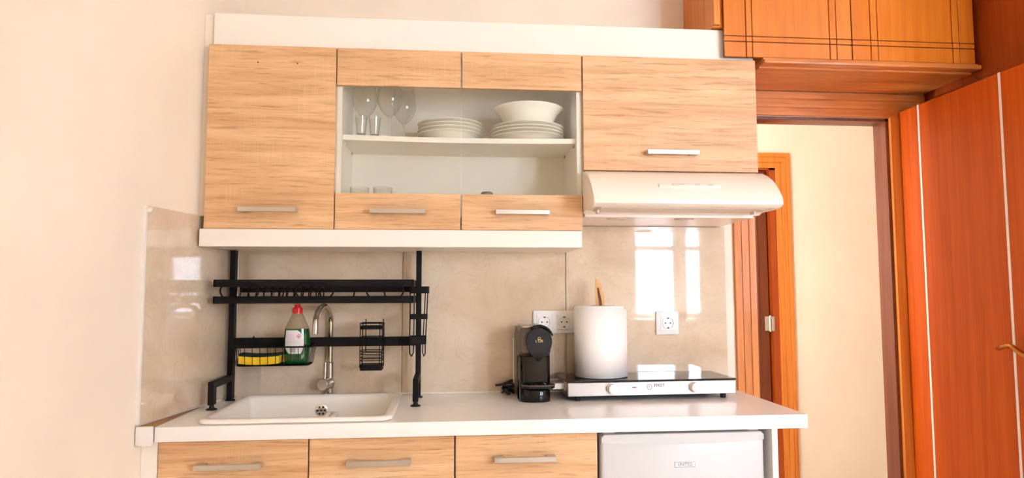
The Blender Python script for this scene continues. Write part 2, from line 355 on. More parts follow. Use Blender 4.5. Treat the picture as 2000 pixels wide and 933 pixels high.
gc = thing('glass_cabinet', (-.4, -.14, ZB), 'wall cabinet with two glass fronted oak doors holding crockery', 'cabinet')
mb = MB().box(-.7975, -.7815, -.2685, -.009, ZB, ZT).box(-.0165, -.0005, -.2685, -.009, ZB, ZT).box(-.7815, -.0165, -.2685, -.009, ZB, ZB+.016)
mb.box(-.7815, -.0165, -.2685, -.009, ZT-.016, ZT).box(-.7815, -.0165, -.015, -.009, ZB+.016, ZT-.016)
mesh('body', mb, 'inside', gc)
def sag(x): u = (x+.399)/.38; return -.0045*(1-u*u)
vs, fs = [], []; NX = 12
for i in range(NX+1):
    x = -.781 + .764*i/NX; d = sag(x)
    vs += [(x, -.247, 1.753+d), (x, -.016, 1.753+d), (x, -.016, 1.770+d), (x, -.247, 1.770+d)]
for i in range(NX):
    for k in range(4): fs.append((i*4+k, i*4+(k+1) % 4, i*4+4+(k+1) % 4, i*4+4+k))
fs += [(0, 1, 2, 3), tuple(range(NX*4, NX*4+4))]
mesh('shelf', MB().add(vs, fs), 'inside', gc)
for x in (-.779, -.019):
    for y in (-.225, -.05): mesh('shelf_pin', MB().lathe([(0, 0), (.003, 0), (.003, .009), (0, .009)], (x, y, 1.7425), 8), 'nickel', gc)
for x0, x1, hx in ((-.7965, -.4012, -.5985), (-.3965, -.0025, -.202)):
    g = mesh('glass_door', MB().box(x0+.001, x1-.001, -.280, -.276, 1.5735, 1.922), 'pane', gc, label='clear glass pane between two oak rails')
    mesh('top_rail', MB().box(x0, x1, YD0, YD1, 1.922, ZT, .0012), 'oak', g); mesh('bottom_rail', MB().box(x0, x1, YD0, YD1, ZB, 1.5735, .0012), 'oak', g)
    handle(g, hx, 1.514, YD0)
hc = thing('hood_cabinet', (.3, -.14, 1.66), 'short pale oak wall cabinet above the cooker hood', 'cabinet')
mesh('body', MB().box(.0005, .599, -.2685, -.009, 1.6577, ZT, .001), 'white', hc)
dr = mesh('door', MB().box(.0025, .5985, YD0, YD1, 1.6577, ZT, .0012), 'oak', hc); handle(dr, .297, 1.7165, YD0)
single('cornice_board', MB().prism([(-1.185, -.272), (.598, -.272), (.598, -.005), (-1.172, -.005)], 'z', ZT+.0005, 2.151, .0015), 'white', (-.3, -.14, ZT), 'long white cornice board on top of the wall cabinets', 'board')
single('filler_strip', MB().prism([(xw(-.255)+.001, -.255), (-1.186, -.255), (-1.186, -.235), (xw(-.235)+.001, -.235)], 'z', 1.50, 2.151), 'wall', (-1.2, -.245, 1.5), 'narrow cream filler strip between the left wall and the wall cabinet', 'filler strip')
mb = MB().prism([(-1.2045, -.291), (-.0065, -.291), (-.0065, -.009), (-1.168, -.009)], 'z', 1.402, 1.4565, .0012)
single('light_pelmet', mb, 'white', (-.6, -.15, 1.402), 'long white pelmet board beneath the wall cabinets over the dish rack', 'board')

# ------------------------------------------------------------------ cooker hood
hd = thing('cooker_hood', (.3, -.2, 1.5), 'cream white cooker hood with a curved front under the short cabinet', 'cooker hood')
prof = [(-.010, 1.654), (-.275, 1.654), (-.318, 1.648), (-.352, 1.635), (-.380, 1.618), (-.406, 1.597), (-.428, 1.574), (-.444, 1.553), (-.451, 1.540), (-.450, 1.529), (-.441, 1.522), (-.425, 1.519)]
inner = [(-.420, 1.523), (-.30, 1.523), (-.285, 1.512), (-.01, 1.512)]
mesh('canopy', MB().prism(prof+inner, 'x', .0, .600, .004, 3, True), 'hood', hd, auto=30)
mesh('filter_panel', MB().box(.03, .57, -.415, -.295, 1.517, 1.5235, .002), 'hoodin', hd)
mesh('base_plate', MB().prism([(-.29, 1.512), (-.29, 1.503), (-.012, 1.5), (-.012, 1.512)], 'x', .004, .575, .0015), 'hood', hd)
for x in (.119, .353):
    lc = mesh('lamp_cover', MB().lathe([(0, -.003), (.030, -.003), (.034, 0), (.034, .004)], (x, -.245, 1.5015), 24), 'vent', hd)
for x in (.03, .545): mesh('side_clip', MB().box(x, x+.006, -.36, -.33, 1.509, 1.523), 'hoodin', hd)
sl = math.atan2(1.597-1.574, .428-.406)
rr = Matrix.Rotation(-(PI/2-sl), 3, 'X')
cp = mesh('control_panel', MB().box(.212, .412, -.4215, -.4115, 1.5805, 1.5965, .0035, 2, rot=rr), 'hood', hd)
for x in (.262, .285, .338, .378): mesh('button', MB().box(x-.008, x+.008, -.4245, -.4185, 1.5885, 1.5935, .001, rot=rr), 'vent', cp)

# ------------------------------------------------------------------ worktop, sink
ZW = .9; TH = .039
SX0, SX1, SY0, SY1 = -1.122, -.594, -.512, -.055                    # sink outline
hx0, hx1, hy0, hy1 = SX0+.02, SX1-.02, SY0+.02, SY1-.02
def wl(y): return -1.222 if y < -.2 else None
out = [(-1.221, -.5226), (hx0, -.5226), (hx1, -.5226), (.612, -.5226), (.612, hy0), (.612, hy1), (.612, -.001), (hx1, -.001), (hx0, -.001), (-1.172, -.001), (wallpt(hy1, .001)[0], hy1), (-1.2155, -.22), (-1.221, hy0)]
top = MB()
def slab(poly, z0, z1): top.prism(poly, 'z', z0, z1)
slab([(-1.221, -.5226), (.612, -.5226), (.612, hy0), (-1.221, hy0)], ZW-TH, ZW)
slab([(-1.221, hy0), (hx0, hy0), (hx0, hy1), (wallpt(hy1, .001)[0], hy1), (-1.2135, -.22)], ZW-TH, ZW)
slab([(hx1, hy0), (.612, hy0), (.612, hy1), (hx1, hy1)], ZW-TH, ZW)
slab([(wallpt(hy1, .001)[0], hy1), (.612, hy1), (.612, -.001), (-1.172, -.001)], ZW-TH, ZW)
wt = thing('worktop', (-.3, -.26, ZW-TH), 'long white kitchen worktop with a square front edge', 'worktop')
mesh('slab', top, 'wtop', wt)
mesh('front_edge', MB().box(-1.221, .6125, -.5262, -.5224, ZW-TH-.0005, ZW+.0003, .0012, 2), 'wtop', wt)
et = thing('edge_trim', (-1.24, -.5, ZW-TH), 'white end cap and wedge trim closing the worktop against the left wall', 'trim')
mesh('wedge', MB().prism([(xw(-.526)+.001, -.526), (-1.2225, -.526), (-1.2145, -.215), (xw(-.215)+.001, -.215)], 'z', ZW-TH, ZW+.002), 'card', et, label='brownish wedge strip along the wall')
mesh('end_cap', MB().box(-1.2665, -1.2222, -.536, -.5268, ZW-TH-.008, ZW+.004, .003, 2), 'trimw', et, label='white plastic end cap')

sk = thing('sink', (-.86, -.28, ZW), 'white rectangular drop-in sink with a round overflow', 'sink')
def ring(o, z, r): return [(x, y, z) for x, y in rrect(SX0+o, SX1-o, SY0+o, SY1-o, max(.004, r), 6)]
mesh('basin', MB().loops([ring(.004, ZW+.0008, .032), ring(0, ZW+.004, .034), ring(.001, ZW+.010, .034), ring(.006, ZW+.0135, .032), ring(.018, ZW+.0145, .026), ring(.024, ZW+.0125, .022), ring(.028, ZW+.004, .02),
     ring(.042, .78, .03), ring(.052, .757, .03), ring(.075, .75, .02)]), 'sink', sk, auto=60)
dv = thing('x', (0, 0, 0), None, None) if False else None
yb = SY1-.0315
ov = mesh('overflow', MB().lathe([(0, .004), (.018, .004), (.021, .002), (.021, -.004)], (-.862, yb-.0005, .863), 24, 'y'), 'chrome', sk, label='chrome perforated overflow cover')
for k in range(7):
    a = k*2*PI/6; r = 0 if k == 6 else .0125
    mesh('hole', MB().lathe([(0, .0005), (.0036, .0005), (.0036, -.001)], (-.862+r*math.cos(a), yb-.0045, .863+r*math.sin(a)), 10, 'y'), 'hole', ov)
mesh('drain', MB().lathe([(0, .001), (.03, .002), (.038, .001), (.038, -.002)], (-.86, -.28, .7515), 24), 'chrome', sk)

fc = thing('faucet', (-.847, -.026, ZW), 'brushed nickel tap with a curved spout behind the sink', 'faucet')
fx, fy = -.8465, -.027
fp = [(fx, fy, .96), (fx, fy, 1.15)] + [(fx-.0105*(1-math.cos(t)), fy-.082*(1-math.cos(t)), 1.15+.062*math.sin(t)) for t in [i*PI/14 for i in range(1, 15)]] + [(fx-.021, fy-.166, 1.125)]
mesh('spout', MB().tube(fp, .0095, 14), 'nickel', fc)
mesh('body', MB().lathe([(.0, 0), (.016, 0), (.016, .004), (.0125, .006), (.0125, .115), (.0098, .118), (0, .118)], (fx, fy, ZW+.0005), 20), 'nickel', fc)
dirv = Vector((-.35, -.94, 0)).normalized(); ax = Vector((fx, fy, .946))
vm = mesh('valve', MB().tube([ax-dirv*.006, ax+dirv*.002, ax+dirv*.048, ax+dirv*.05], [.016, .0205, .0205, .019], 22), 'nickel', fc)
q = ax+dirv*.032
mesh('lever', MB().tube([q+Vector((0, 0, .012)), q+Vector((.001, 0, .073))], .0036, 8), 'nickel', vm)

# ------------------------------------------------------------------ base units
cells = ((-1.2197, -.8222, 'leftmost oak drawer unit under the sink, beside the left wall'), (-.8190, -.4192, 'middle oak drawer unit below the white worktop'), (-.4160, -.0095, 'oak drawer unit beside the white fridge'))
for x0, x1, lb in cells:
    u = thing('drawer_unit', ((x0+x1)/2, -.25, 0), lb, 'cabinet', 'oak base units')
    xa = x0 if x0 > -1.2 else -1.1765
    mesh('side_board', MB().prism([(x0, -.485), (x0+.016, -.485), (xa+.016, -.02), (xa, -.02)], 'z', .1, .859), 'white', u); mesh('side_board', MB().box(x1-.016, x1, -.485, -.02, .1, .859), 'white', u)
    mesh('bottom_board', MB().box(xa+.016, x1-.016, -.485, -.02, .1, .116), 'white', u); mesh('back_board', MB().box(xa+.016, x1-.016, -.026, -.02, .116, .859), 'white', u)
    dw = mesh('drawer', MB().box(x0+.0005, x1-.0005, -.5026, -.4855, .7135, .8555, .0012), 'oak', u); handle(dw, (x0+x1)/2-.008, .7915, -.5026, .174)
    dd = mesh('door', MB().box(x0+.0005, x1-.0005, -.5026, -.4855, .102, .710, .0012), 'oak', u); handle(dd, (x0+x1)/2, .64, -.5026, .174)
    mesh('plinth', MB().box(x0, x1, -.45, -.43, 0, .1), 'white', u)
single('upright_board', MB().box(.513, .531, -.503, -.02, 0, ZW-TH-.001, .001), 'white', (.522, -.26, 0), 'white upright board standing right of the fridge', 'board')
single('filler_board', MB().prism([(xw(-.5)+.001, -.5), (-1.2215, -.5), (-1.2215, -.48), (xw(-.48)+.001, -.48)], 'z', 0, ZW-TH-.001), 'white', (-1.24, -.49, 0), 'narrow white filler panel under the worktop at the left wall', 'board')

fr = thing('fridge', (.245, -.25, 0), 'white under-counter fridge with a small name badge', 'fridge')
mesh('body', MB().box(.008, .482, -.455, -.03, .02, .838, .004, 2), 'fridge', fr)
fd = mesh('door', MB().box(.0015, .489, -.501, -.458, .05, .838, .010, 3), 'fridge', fr)
cpv = []
for i in range(13):
    u = i/12*2-1; cpv.append((.2455+u*.2435, .8255-.0075*(1-u*u)))
mesh('top_cap', MB().prism(cpv+[(.489, .8405), (.480, .849), (.011, .849), (.002, .8405)], 'y', -.5035, -.455, .002, 2), 'fridge', fr)
for x in (.012, .446): mesh('hinge_cover', MB().box(x, x+.034, -.485, -.42, .849, .8565, .002, 2), 'fridge', fr)
bd = mesh('badge', MB().box(.2165, .2795, -.5035, -.5005, .7515, .7685, .0012), 'badge', fd)
mesh('badge_field', MB().box(.2182, .2778, -.5039, -.5034, .7532, .7668), 'ink', bd); mesh('badge_plate', MB().box(.2192, .2768, -.5042, -.5036, .7540, .7660), 'badge', bd)
text('badge_text', 'UNITED', .0125, (.248, -.5045, .7602), 'ink', bd)

# ------------------------------------------------------------------ dish rack
YP0, YP1 = -.100, -.070
dk = thing('dish_rack', (-.86, -.17, ZW), 'black metal over-sink dish rack with two tall posts', 'dish rack')
for x in (-1.161, -.540):
    w = .0088
    mesh('post', MB().box(x-w, x+w, YP0, YP1, ZW+.006, 1.4005, .001), 'black', dk)
    lg = MB().box(x-w, x+w, -.278, YP0+.002, .966, .986, .001).box(x-w, x+w, -.278, -.250, ZW+.016, .970, .001)
    mesh('front_leg', lg, 'black', dk)
    for y in (-.264, -.085): mesh('foot', MB().lathe([(0, 0), (.016, 0), (.016, .003), (.008, .006), (.006, .0165), (0, .0165)], (x, y, ZW+.0005), 18), 'rubber', dk)
mesh('crossbar', MB().box(-1.154, -.547, -.092, -.078, 1.076, 1.107, .001), 'black', dk)
RX0, RX1 = -1.170, -.549
shf = mesh('rack_shelf', MB().box(RX0, RX1, -.256, -.245, 1.277, 1.300, .001).box(RX0, RX1, -.256, -.245, 1.2245, 1.2475, .001), 'black', dk, label='front rails of the upper shelf')
mesh('back_rail', MB().box(RX0+.025, RX1+.002, -.068, -.058, 1.259, 1.2795, .001).box(RX0+.025, RX1+.002, -.068, -.058, 1.222, 1.243, .001), 'black', shf)
for x in (RX0, RX1-.004):
    o = .022 if x == RX0 else 0
    mesh('end_rail', MB().prism([(x, -.256), (x+.004, -.256), (x+.004+o, -.06), (x+o, -.06)], 'z', 1.277, 1.299).prism([(x, -.256), (x+.004, -.256), (x+.004+o, -.06), (x+o, -.06)], 'z', 1.2245, 1.2465), 'black', shf)
def oval(x0, x1, z0, z1, y):
    r = (z1-z0)/2; return [(x, y, z) for x, z in arc(x1-r, (z0+z1)/2, r, -90, 90, 8)+arc(x0+r, (z0+z1)/2, r, 90, 270, 8)]
for x0 in (-1.148, -.918, -.698): mesh('wire_oval', MB().tube(oval(x0, x0+.117, 1.240, 1.290, -.2585), .0027, 6, True), 'black', shf)
for x0 in (-1.12, -.88, -.66): mesh('wire_oval', MB().tube(oval(x0, x0+.117, 1.232, 1.282, -.054), .0027, 6, True), 'black', shf)
for k in range(14): 
    x = -1.13+k*.043; mesh('bottom_wire', MB().tube([(x, -.25, 1.2265), (x, -.06, 1.2265)], .0018, 6), 'black', shf)
for k in range(11):
    x = -1.102+k*.0245
    mesh('plate_wire', MB().tube([(x, -.22, 1.228), (x+.002, -.21, 1.262), (x+.004, -.195, 1.275), (x+.004, -.14, 1.275), (x+.002, -.122, 1.26), (x, -.115, 1.228)], .0021, 6), 'black', shf)
# hanging sponge basket
bk = thing('sponge_basket', (-1.02, -.14, 1.02), 'small black wire basket hanging at the left of the rack crossbar', 'basket')
BX0, BX1, BY0, BY1 = -1.128, -.880, -.196, -.094
def bring(z, d): return [(x, y, z) for x, y in rrect(BX0+d, BX1-d, BY0+d, BY1, .02, 5)]
mesh('rim', MB().tube(bring(1.084, 0), .0028, 6, True), 'black', bk)
mesh('tray', MB().loops([bring(1.026, .008), bring(1.022, .010), bring(1.022, .012), bring(1.0245, .012)], False), 'black', bk)
for k in range(10):
    x = BX0+.016+k*(BX1-BX0-.032)/9; mesh('wire', MB().tube([(x, BY0, 1.084), (x*.98-.0204, BY0+.009, 1.026)] if False else [(x, BY0, 1.084), (x, BY0+.009, 1.026)], .0011, 5), 'black', bk)
for k in range(4):
    y = BY0+.02+k*.022
    for x, d in ((BX0, .009), (BX1, -.009)): mesh('wire', MB().tube([(x, y, 1.084), (x+d, y, 1.026)], .0011, 5), 'black', bk)
for x in (-1.09, -.92): mesh('hook', MB().tube([(x, -.095, 1.084), (x, -.095, 1.108), (x, -.085, 1.111), (x, -.0755, 1.108), (x, -.0755, 1.095)], .0018, 6), 'black', bk)
# sponge and bottle in it
sp = thing('sponge', (-1.045, -.15, 1.026), 'yellow sponge with a dark scouring top lying in the wire basket', 'sponge')
def sarc(x): return .004*((x+1.047)/.062)**2
vs, fs = [], []
def slabcurve(z0, z1):
    mb = MB(); vs = []; fs = []; N = 10
    for i in range(N+1):
        x = -1.110+.126*i/N; d = sarc(x)
        vs += [(x, -.178, z0+d), (x, -.122, z0+d), (x, -.122, z1+d), (x, -.178, z1+d)]
    for i in range(N):
        for k in range(4): fs.append((i*4+k, i*4+(k+1) % 4, i*4+4+(k+1) % 4, i*4+4+k))
    fs += [(0, 1, 2, 3), tuple(range(N*4, N*4+4))]
    return mb.add(vs, fs)
mesh('foam', slabcurve(1.0262, 1.0505), 'yellow', sp); mesh('scouring_pad', slabcurve(1.0507, 1.0585), 'scour', sp)
bo = thing('dish_soap_bottle', (-.934, -.145, 1.0255), 'clear bottle half full of green washing-up liquid with a red cap', 'bottle')
bx, by = -.9345, -.146
def el(rx, ry, z): return [(bx+rx*math.cos(2*PI*k/32), by+ry*math.sin(2*PI*k/32), z) for k in range(32)]
lvl = 1.140
BR = [(1.0260, .034, .020), (1.0285, .0385, .024), (1.040, .0405, .0265), (1.080, .0425, .028), (1.110, .0425, .028), (lvl, .0395, .0265), (1.152, .0345, .0238), (1.168, .0270, .020), (1.180, .0208, .0168), (1.187, .0175, .015), (1.192, .0155, .014)]
mesh('bottle', MB().loops([el(r, q, z) for z, r, q in BR if z >= lvl], cap1=False), 'pet', bo, label='clear upper part of the bottle')
mesh('liquid', MB().loops([el(r, q, z) for z, r, q in BR if z <= lvl], cap0=True), 'green', bo, label='green liquid')
mesh('cap', MB().lathe([(0, 0), (.0165, 0), (.0165, .017), (.0145, .019), (.010, .0195), (.0098, .0255), (.0085, .028), (0, .028)], (bx, by, 1.190), 24), 'red', bo, label='red flip cap')
mesh('cap_ribs', MB().box(bx-.010, bx-.004, by-.004, by+.004, 1.2175, 1.2195).box(bx+.001, bx+.008, by-.004, by+.004, 1.2175, 1.2205), 'red', bo)
def surf(x, z, off):
    for i in range(len(BR)-1):
        if BR[i][0] <= z <= BR[i+1][0]:
            u = (z-BR[i][0])/(BR[i+1][0]-BR[i][0]); rx = BR[i][1]*(1-u)+BR[i+1][1]*u; ry = BR[i][2]*(1-u)+BR[i+1][2]*u; break
    d = max(-.98, min(.98, (x-bx)/rx)); return (x, by-(ry+off)*math.sqrt(1-d*d), z)
def patch(rows, off, nx=8):
    vs = []; fs = []
    for z, a, b in rows: vs += [surf(a+(b-a)*i/nx, z, off) for i in range(nx+1)]
    for j in range(len(rows)-1):
        for i in range(nx): fs.append((j*(nx+1)+i, j*(nx+1)+i+1, (j+1)*(nx+1)+i+1, (j+1)*(nx+1)+i))
    return MB().add(vs, fs, True)
rows = []
for i in range(15):
    u = i/14; z = 1.060+.076*u
    right = bx+.0265*math.sqrt(max(0, 1-((u-.42)/.60)**2)) if u > .42 else bx+.0265*math.sqrt(max(0, 1-((u-.42)/.55)**2))
    left = bx-.0335+.014*max(0, (.30-u)/.30)**2+.004*max(0, u-.5)
    rows.append((z, left, max(left+.002, right)))
lbp = mesh('label', patch(rows, .0006), 'label', bo, label='white back label with a hazard diamond and barcode')
hz = [(bx+.008, 1.124)]
def dia(r, off): return patch([(1.117-r+2*r*i/6, bx+.011-r*(1-abs(2*i/6-1))*.95, bx+.011+r*(1-abs(2*i/6-1))*.95) for i in range(7)], off, 2)
mesh('hazard_mark', dia(.0085, .0010), 'hazard', lbp); mesh('hazard_field', dia(.0062, .0014), 'label', lbp)
mesh('hazard_sign', patch([(1.1145, bx+.0085, bx+.0135), (1.1165, bx+.009, bx+.013), (1.1185, bx+.0105, bx+.0125)], .0018, 2), 'ink', lbp)
bc = MB()
for i, w in enumerate((1, .5, 1.4, .6, 1, .5, 1.2, .8, .5)):
    x = bx-.0155+i*.0020; p = patch([(1.064, x, x+.0009*w), (1.080, x, x+.0009*w)], .0011, 1); bc.add(p.v, p.f)
mesh('barcode', bc, 'ink', lbp)
pr = MB()
for i in range(6):
    z = 1.121-.0052*i; x1 = bx+.001 if i < 2 else bx+.0 if i < 4 else bx+.018
    p = patch([(z, bx-.027, x1-.003*(i % 2)), (z+.0012, bx-.027, x1-.003*(i % 2))], .0011, 4); pr.add(p.v, p.f)
mesh('print_lines', pr, 'tag', lbp)  # pale grey print lines on the bottle label
# utensil cage
ug = thing('utensil_cage', (-.69, -.12, 1.0), 'narrow black wire utensil cage hanging on the rack crossbar', 'basket')
CX0, CX1, CY0, CY1 = -.7285, -.6565, -.158, -.0945
def cr(z): return [(x, y, z) for x, y in rrect(CX0, CX1, CY0, CY1, .006, 3)]
mesh('tray', MB().loops([cr(1.001), cr(1.020)], False, True, True), 'black', ug)
mesh('top_band', MB().loops([cr(1.136), cr(1.147)], False, False, False), 'black', ug)
for z in (1.156, 1.110, 1.064, 1.054, 1.043, 1.033): mesh('ring_wire', MB().tube(cr(z), .0016, 5, True), 'black', ug)
for x in (CX0, CX0+.008, CX1-.008, CX1):
    mesh('upright_wire', MB().tube([(x, CY0, 1.01), (x, CY0, 1.156)], .0016, 5), 'black', ug)
for x in (CX0, CX1): mesh('upright_wire', MB().tube([(x, CY1, 1.01), (x, CY1, 1.156)], .0016, 5), 'black', ug)
for x in (CX0+.011, CX1-.002): mesh('hook', MB().tube([(x, CY1, 1.10), (x, CY1, 1.165), (x, -.085, 1.168), (x, -.0755, 1.16), (x, -.0755, 1.10)] if False else [(x, CY1, 1.06), (x, CY1, 1.162), (x, CY1-.003, 1.168)], .0016, 6), 'black', ug)
# board holder at the right post
bh = thing('board_holder', (-.535, -.15, 1.04), 'black wire chopping board holder fixed to the right rack post', 'holder')
def hr(x0, x1, z, a, b): return [(x, y, z) for x, y in rrect(x0, x1, a, b, .006, 3)]
for z0, z1, x0, x1 in ((1.255, 1.278, -.567, -.503), (1.169, 1.185, -.566, -.508), (1.086, 1.112, -.566, -.512)):
    mesh('band', MB().loops([hr(x0, x1, z0, -.175, -.103), hr(x0, x1, z1, -.175, -.103), hr(x0+.002, x1-.002, z1, -.173, -.105), hr(x0+.002, x1-.002, z0, -.173, -.105), hr(x0, x1, z0, -.175, -.103)], False, False, False), 'black', bh)
for xf, xb, d in ((-.564, -.554, -.001), (-.506, -.516, -.008)):
    mesh('wire_loop', MB().tube([(xf, -.172, 1.27), (xf+d, -.170, 1.075), (xf+d, -.160, 1.055), ((xf+xb)/2+d, -.14, 1.045), (xb+d, -.12, 1.055), (xb+d, -.108, 1.075), (xb, -.106, 1.27)], .0019, 6), 'black', bh)

# ------------------------------------------------------------------ sockets
def socket(parent, x, z):
    f = mesh('socket_frame', MB().box(x-.0275, x+.0275, -.0195, -.0165, z-.0275, z+.0275, .0015), 'socket', parent)
    mesh('socket_cup', MB().lathe([(.0225, .0), (.0220, .0046), (.0200, .0050), (.0192, .0008), (0, .0008)], (x, -.0193, z), 28, 'y'), 'socket', f)
    for dx, dz in ((-.0095, 0), (.0095, 0)): mesh('contact_hole', MB().lathe([(0, .0009), (.0028, .0009), (.0028, 0)], (x+dx, -.0193, z+dz), 10, 'y'), 'hole', f)
    mesh('earth_clip', MB().box(x-.0035, x+.0035, -.0222, -.0195, z+.0155, z+.0195).box(x-.0035, x+.0035, -.0222, -.0195, z-.0195, z-.0155), 'hole', f)
s2 = thing('double_socket', (-.058, -.012, 1.15), 'white double power socket behind the coffee machine', 'socket')
mesh('plate', MB().box(-.133, .018, -.0170, -.0085, 1.109, 1.191, .0025, 2), 'socket', s2)
socket(s2, -.0925, 1.150); socket(s2, -.0205, 1.150)
s1 = thing('single_socket', (.363, -.012, 1.14), 'white single power socket right of the paper roll', 'socket')
mesh('plate', MB().box(.321, .406, -.0170, -.0085, 1.101, 1.186, .0025, 2), 'socket', s1)
socket(s1, .364, 1.1435)

# ------------------------------------------------------------------ hotplate
hp = thing('hotplate', (.239, -.12, ZW), 'silver double hotplate with a black glass top and white knobs', 'hotplate', rotz=.03)
HX0, HX1, HY0, HY1 = -.050, .527, -.226, -.022
mesh('body', MB().box(HX0, HX1, HY0, HY1, ZW+.0165, .9615, .0015), 'steel', hp)
mesh('glass_top', MB().box(HX0-.001, HX1+.001, HY0-.002, HY1+.002, .9615, .9675, .0012), 'bglass', hp)
for x in (HX0+.037, HX1-.037):
    for y in (HY0+.02, HY1-.02): mesh('foot', MB().lathe([(0, 0), (.009, 0), (.010, .014), (.013, .0165), (0, .0165)], (x, y, ZW+.0005), 14), 'rubber', hp)
for x, r in ((.099, .0165), (.382, .0165)):
    kn = mesh('knob', MB().lathe([(.0185, 0), (.0185, .002), (r, .003), (r, .020), (r-.002, .022), (0, .022)], (x, HY0, .9405), 28, 'y'), 'knob', hp)
for x0, x1, sg in ((HX0, HX0-.045, -1), (HX1, HX1+.0, 1)):
    if sg > 0: continue
    for y in (HY0+.05, HY1-.05):
        mesh('handle_bracket', MB().box(x1, x0-.004, y-.012, y+.012, .936, .956, .001).box(x0-.005, x0, y-.014, y+.014, .932, .960), 'steel', hp)
mesh('indicator_lamp', MB().box(.167, .180, HY0-.0015, HY0+.001, .9415, .9445), 'lampred', hp, label='red indicator lamp')
mesh('indicator_lamp', MB().box(.298, .312, HY0-.0015, HY0+.001, .9435, .9460), 'alu', hp)
mesh('logo_ring', MB().tube([(.2255+.0085*math.cos(a), HY0-.0006, .9435+.0085*math.sin(a)) for a in [i*2*PI/20 for i in range(20)]], .0006, 4, True), 'ink', hp)
text('logo_mark', 'F', .010, (.2255, HY0-.0006, .9435), 'ink', hp)
text('logo_text', 'FIRST', .0155, (.260, HY0-.0006, .9475), 'ink', hp)

# ------------------------------------------------------------------ paper roll with wooden tongs
rx_, ry_ = .0845, -.122; Z0 = .968
pr = thing('paper_roll', (rx_, ry_, Z0), 'large white kitchen paper roll standing on the hotplate', 'paper roll')
R = .0855
rl = [(.024, 0), (R-.004, 0), (R, .004), (R, .238), (R-.002, .241), (R-.010, .242), (.024, .242), (.024, 0)]
mesh('roll', MB().lathe(rl, (rx_, ry_, Z0+.0005), 64), 'paper', pr)
mesh('core', MB().lathe([(.0238, .002), (.0238, .243), (.0215, .243), (.0215, .002)], (rx_, ry_, Z0+.0005), 32), 'card', pr)
vs = []; fs = []; N = 26
for i in range(N+1):
    a = math.radians(-200+(225)*i/N); 
    rr_ = R+.0012+.017*max(0, (i-N*.62)/(N*.38))**1.2
    vs += [(rx_+rr_*math.cos(a), ry_+rr_*math.sin(a), Z0+.0015), (rx_+rr_*math.cos(a), ry_+rr_*math.sin(a), Z0+.238-.011*max(0, (i-N*.55)/(N*.45)))]
for i in range(N): fs.append((2*i, 2*i+2, 2*i+3, 2*i+1))
sheet = mesh('loose_sheet', MB().add(vs, fs, True), 'paper', pr)
md = sheet.modifiers.new('thickness', 'SOLIDIFY'); md.thickness = .0008
tg = thing('wooden_spatula', (rx_, ry_, Z0), 'pale wooden spatula with a slanted tip standing inside the paper roll', 'spatula')
tp = [(-.010, .02), (.010, .02), (.0105, .31), (.009, .316), (-.004, .333), (-.0095, .337), (-.0115, .325)]
mesh('blade', MB().prism([(rx_-.001+a, Z0+b) for a, b in tp], 'y', ry_-.006, ry_-.001, .0008), 'lwood', tg)
tn = thing('wooden_spoon', (rx_, ry_, Z0), 'thin brown edged wooden spoon tucked in front of the spatula in the roll', 'spoon')
mesh('handle', MB().tube([(rx_+.005, ry_-.009, Z0+.02), (rx_+.007, ry_-.0105, Z0+.235), (rx_+.0035, ry_-.0105, Z0+.262), (rx_-.001, ry_-.010, Z0+.285), (rx_-.004, ry_-.010, Z0+.305)], [.0035, .0035, .0032, .0028, .002], 8), 'bwood', tn)
mesh('bowl', MB().prism([(rx_+.0145+.004*math.cos(a), Z0+.262+.030*math.sin(a)) for a in [i*2*PI/20 for i in range(20)]], 'y', ry_-.010, ry_-.007, .0006), 'lwood', tn)

# ------------------------------------------------------------------ coffee machine
cm = thing('coffee_machine', (-.15, -.12, ZW), 'compact black and taupe capsule coffee machine beside the hotplate', 'coffee machine')
X0, X1 = -.2035, -.1005
side = [(-.165, .902), (-.022, .902), (-.020, .915), (-.020, 1.085)] + arc(-.075, 1.085, .055, 0, 90, 8)[1:] + [(-.205, 1.140), (-.222, 1.128), (-.226, 1.06), (-.205, 1.047), (-.165, 1.047)]
def outline(y0, y1, w, z): return [(x, y, z) for x, y in rrect(X0, X1, y0, y1, w, 5)]
mesh('housing', MB().prism(side, 'x', X0, X1, .012, 4, True), 'taupe', cm, label='taupe satin side housing', auto=25)
mesh('front_column', MB().loops([outline(-.222, -.12, .024, .9025), outline(-.222, -.12, .024, 1.0465)], True, True, True), 'blackg', cm)
mesh('base', MB().loops([outline(-.238, -.10, .040, .9008), outline(-.239, -.10, .040, .904), outline(-.239, -.10, .040, .940), outline(-.237, -.10, .040, .943)], True, True, True), 'blackg', cm)
mesh('drip_tray', MB().loops([[(x, y, z) for x, y in rrect(X0+.004, X1+.010, -.262, -.20, .028, 6)] for z in (.948, .956)], False, True, True), 'blackm', cm)
tr = mesh('tray_rim', MB().tube([(x, y, .957) for x, y in rrect(X0+.004, X1+.010, -.262, -.20, .028, 6)], .0022, 6, True), 'taupe', cm)
for k in range(5): mesh('tray_slot', MB().box(X0+.022+k*.015, X0+.030+k*.015, -.252, -.222, .956, .9585), 'blackg', cm)
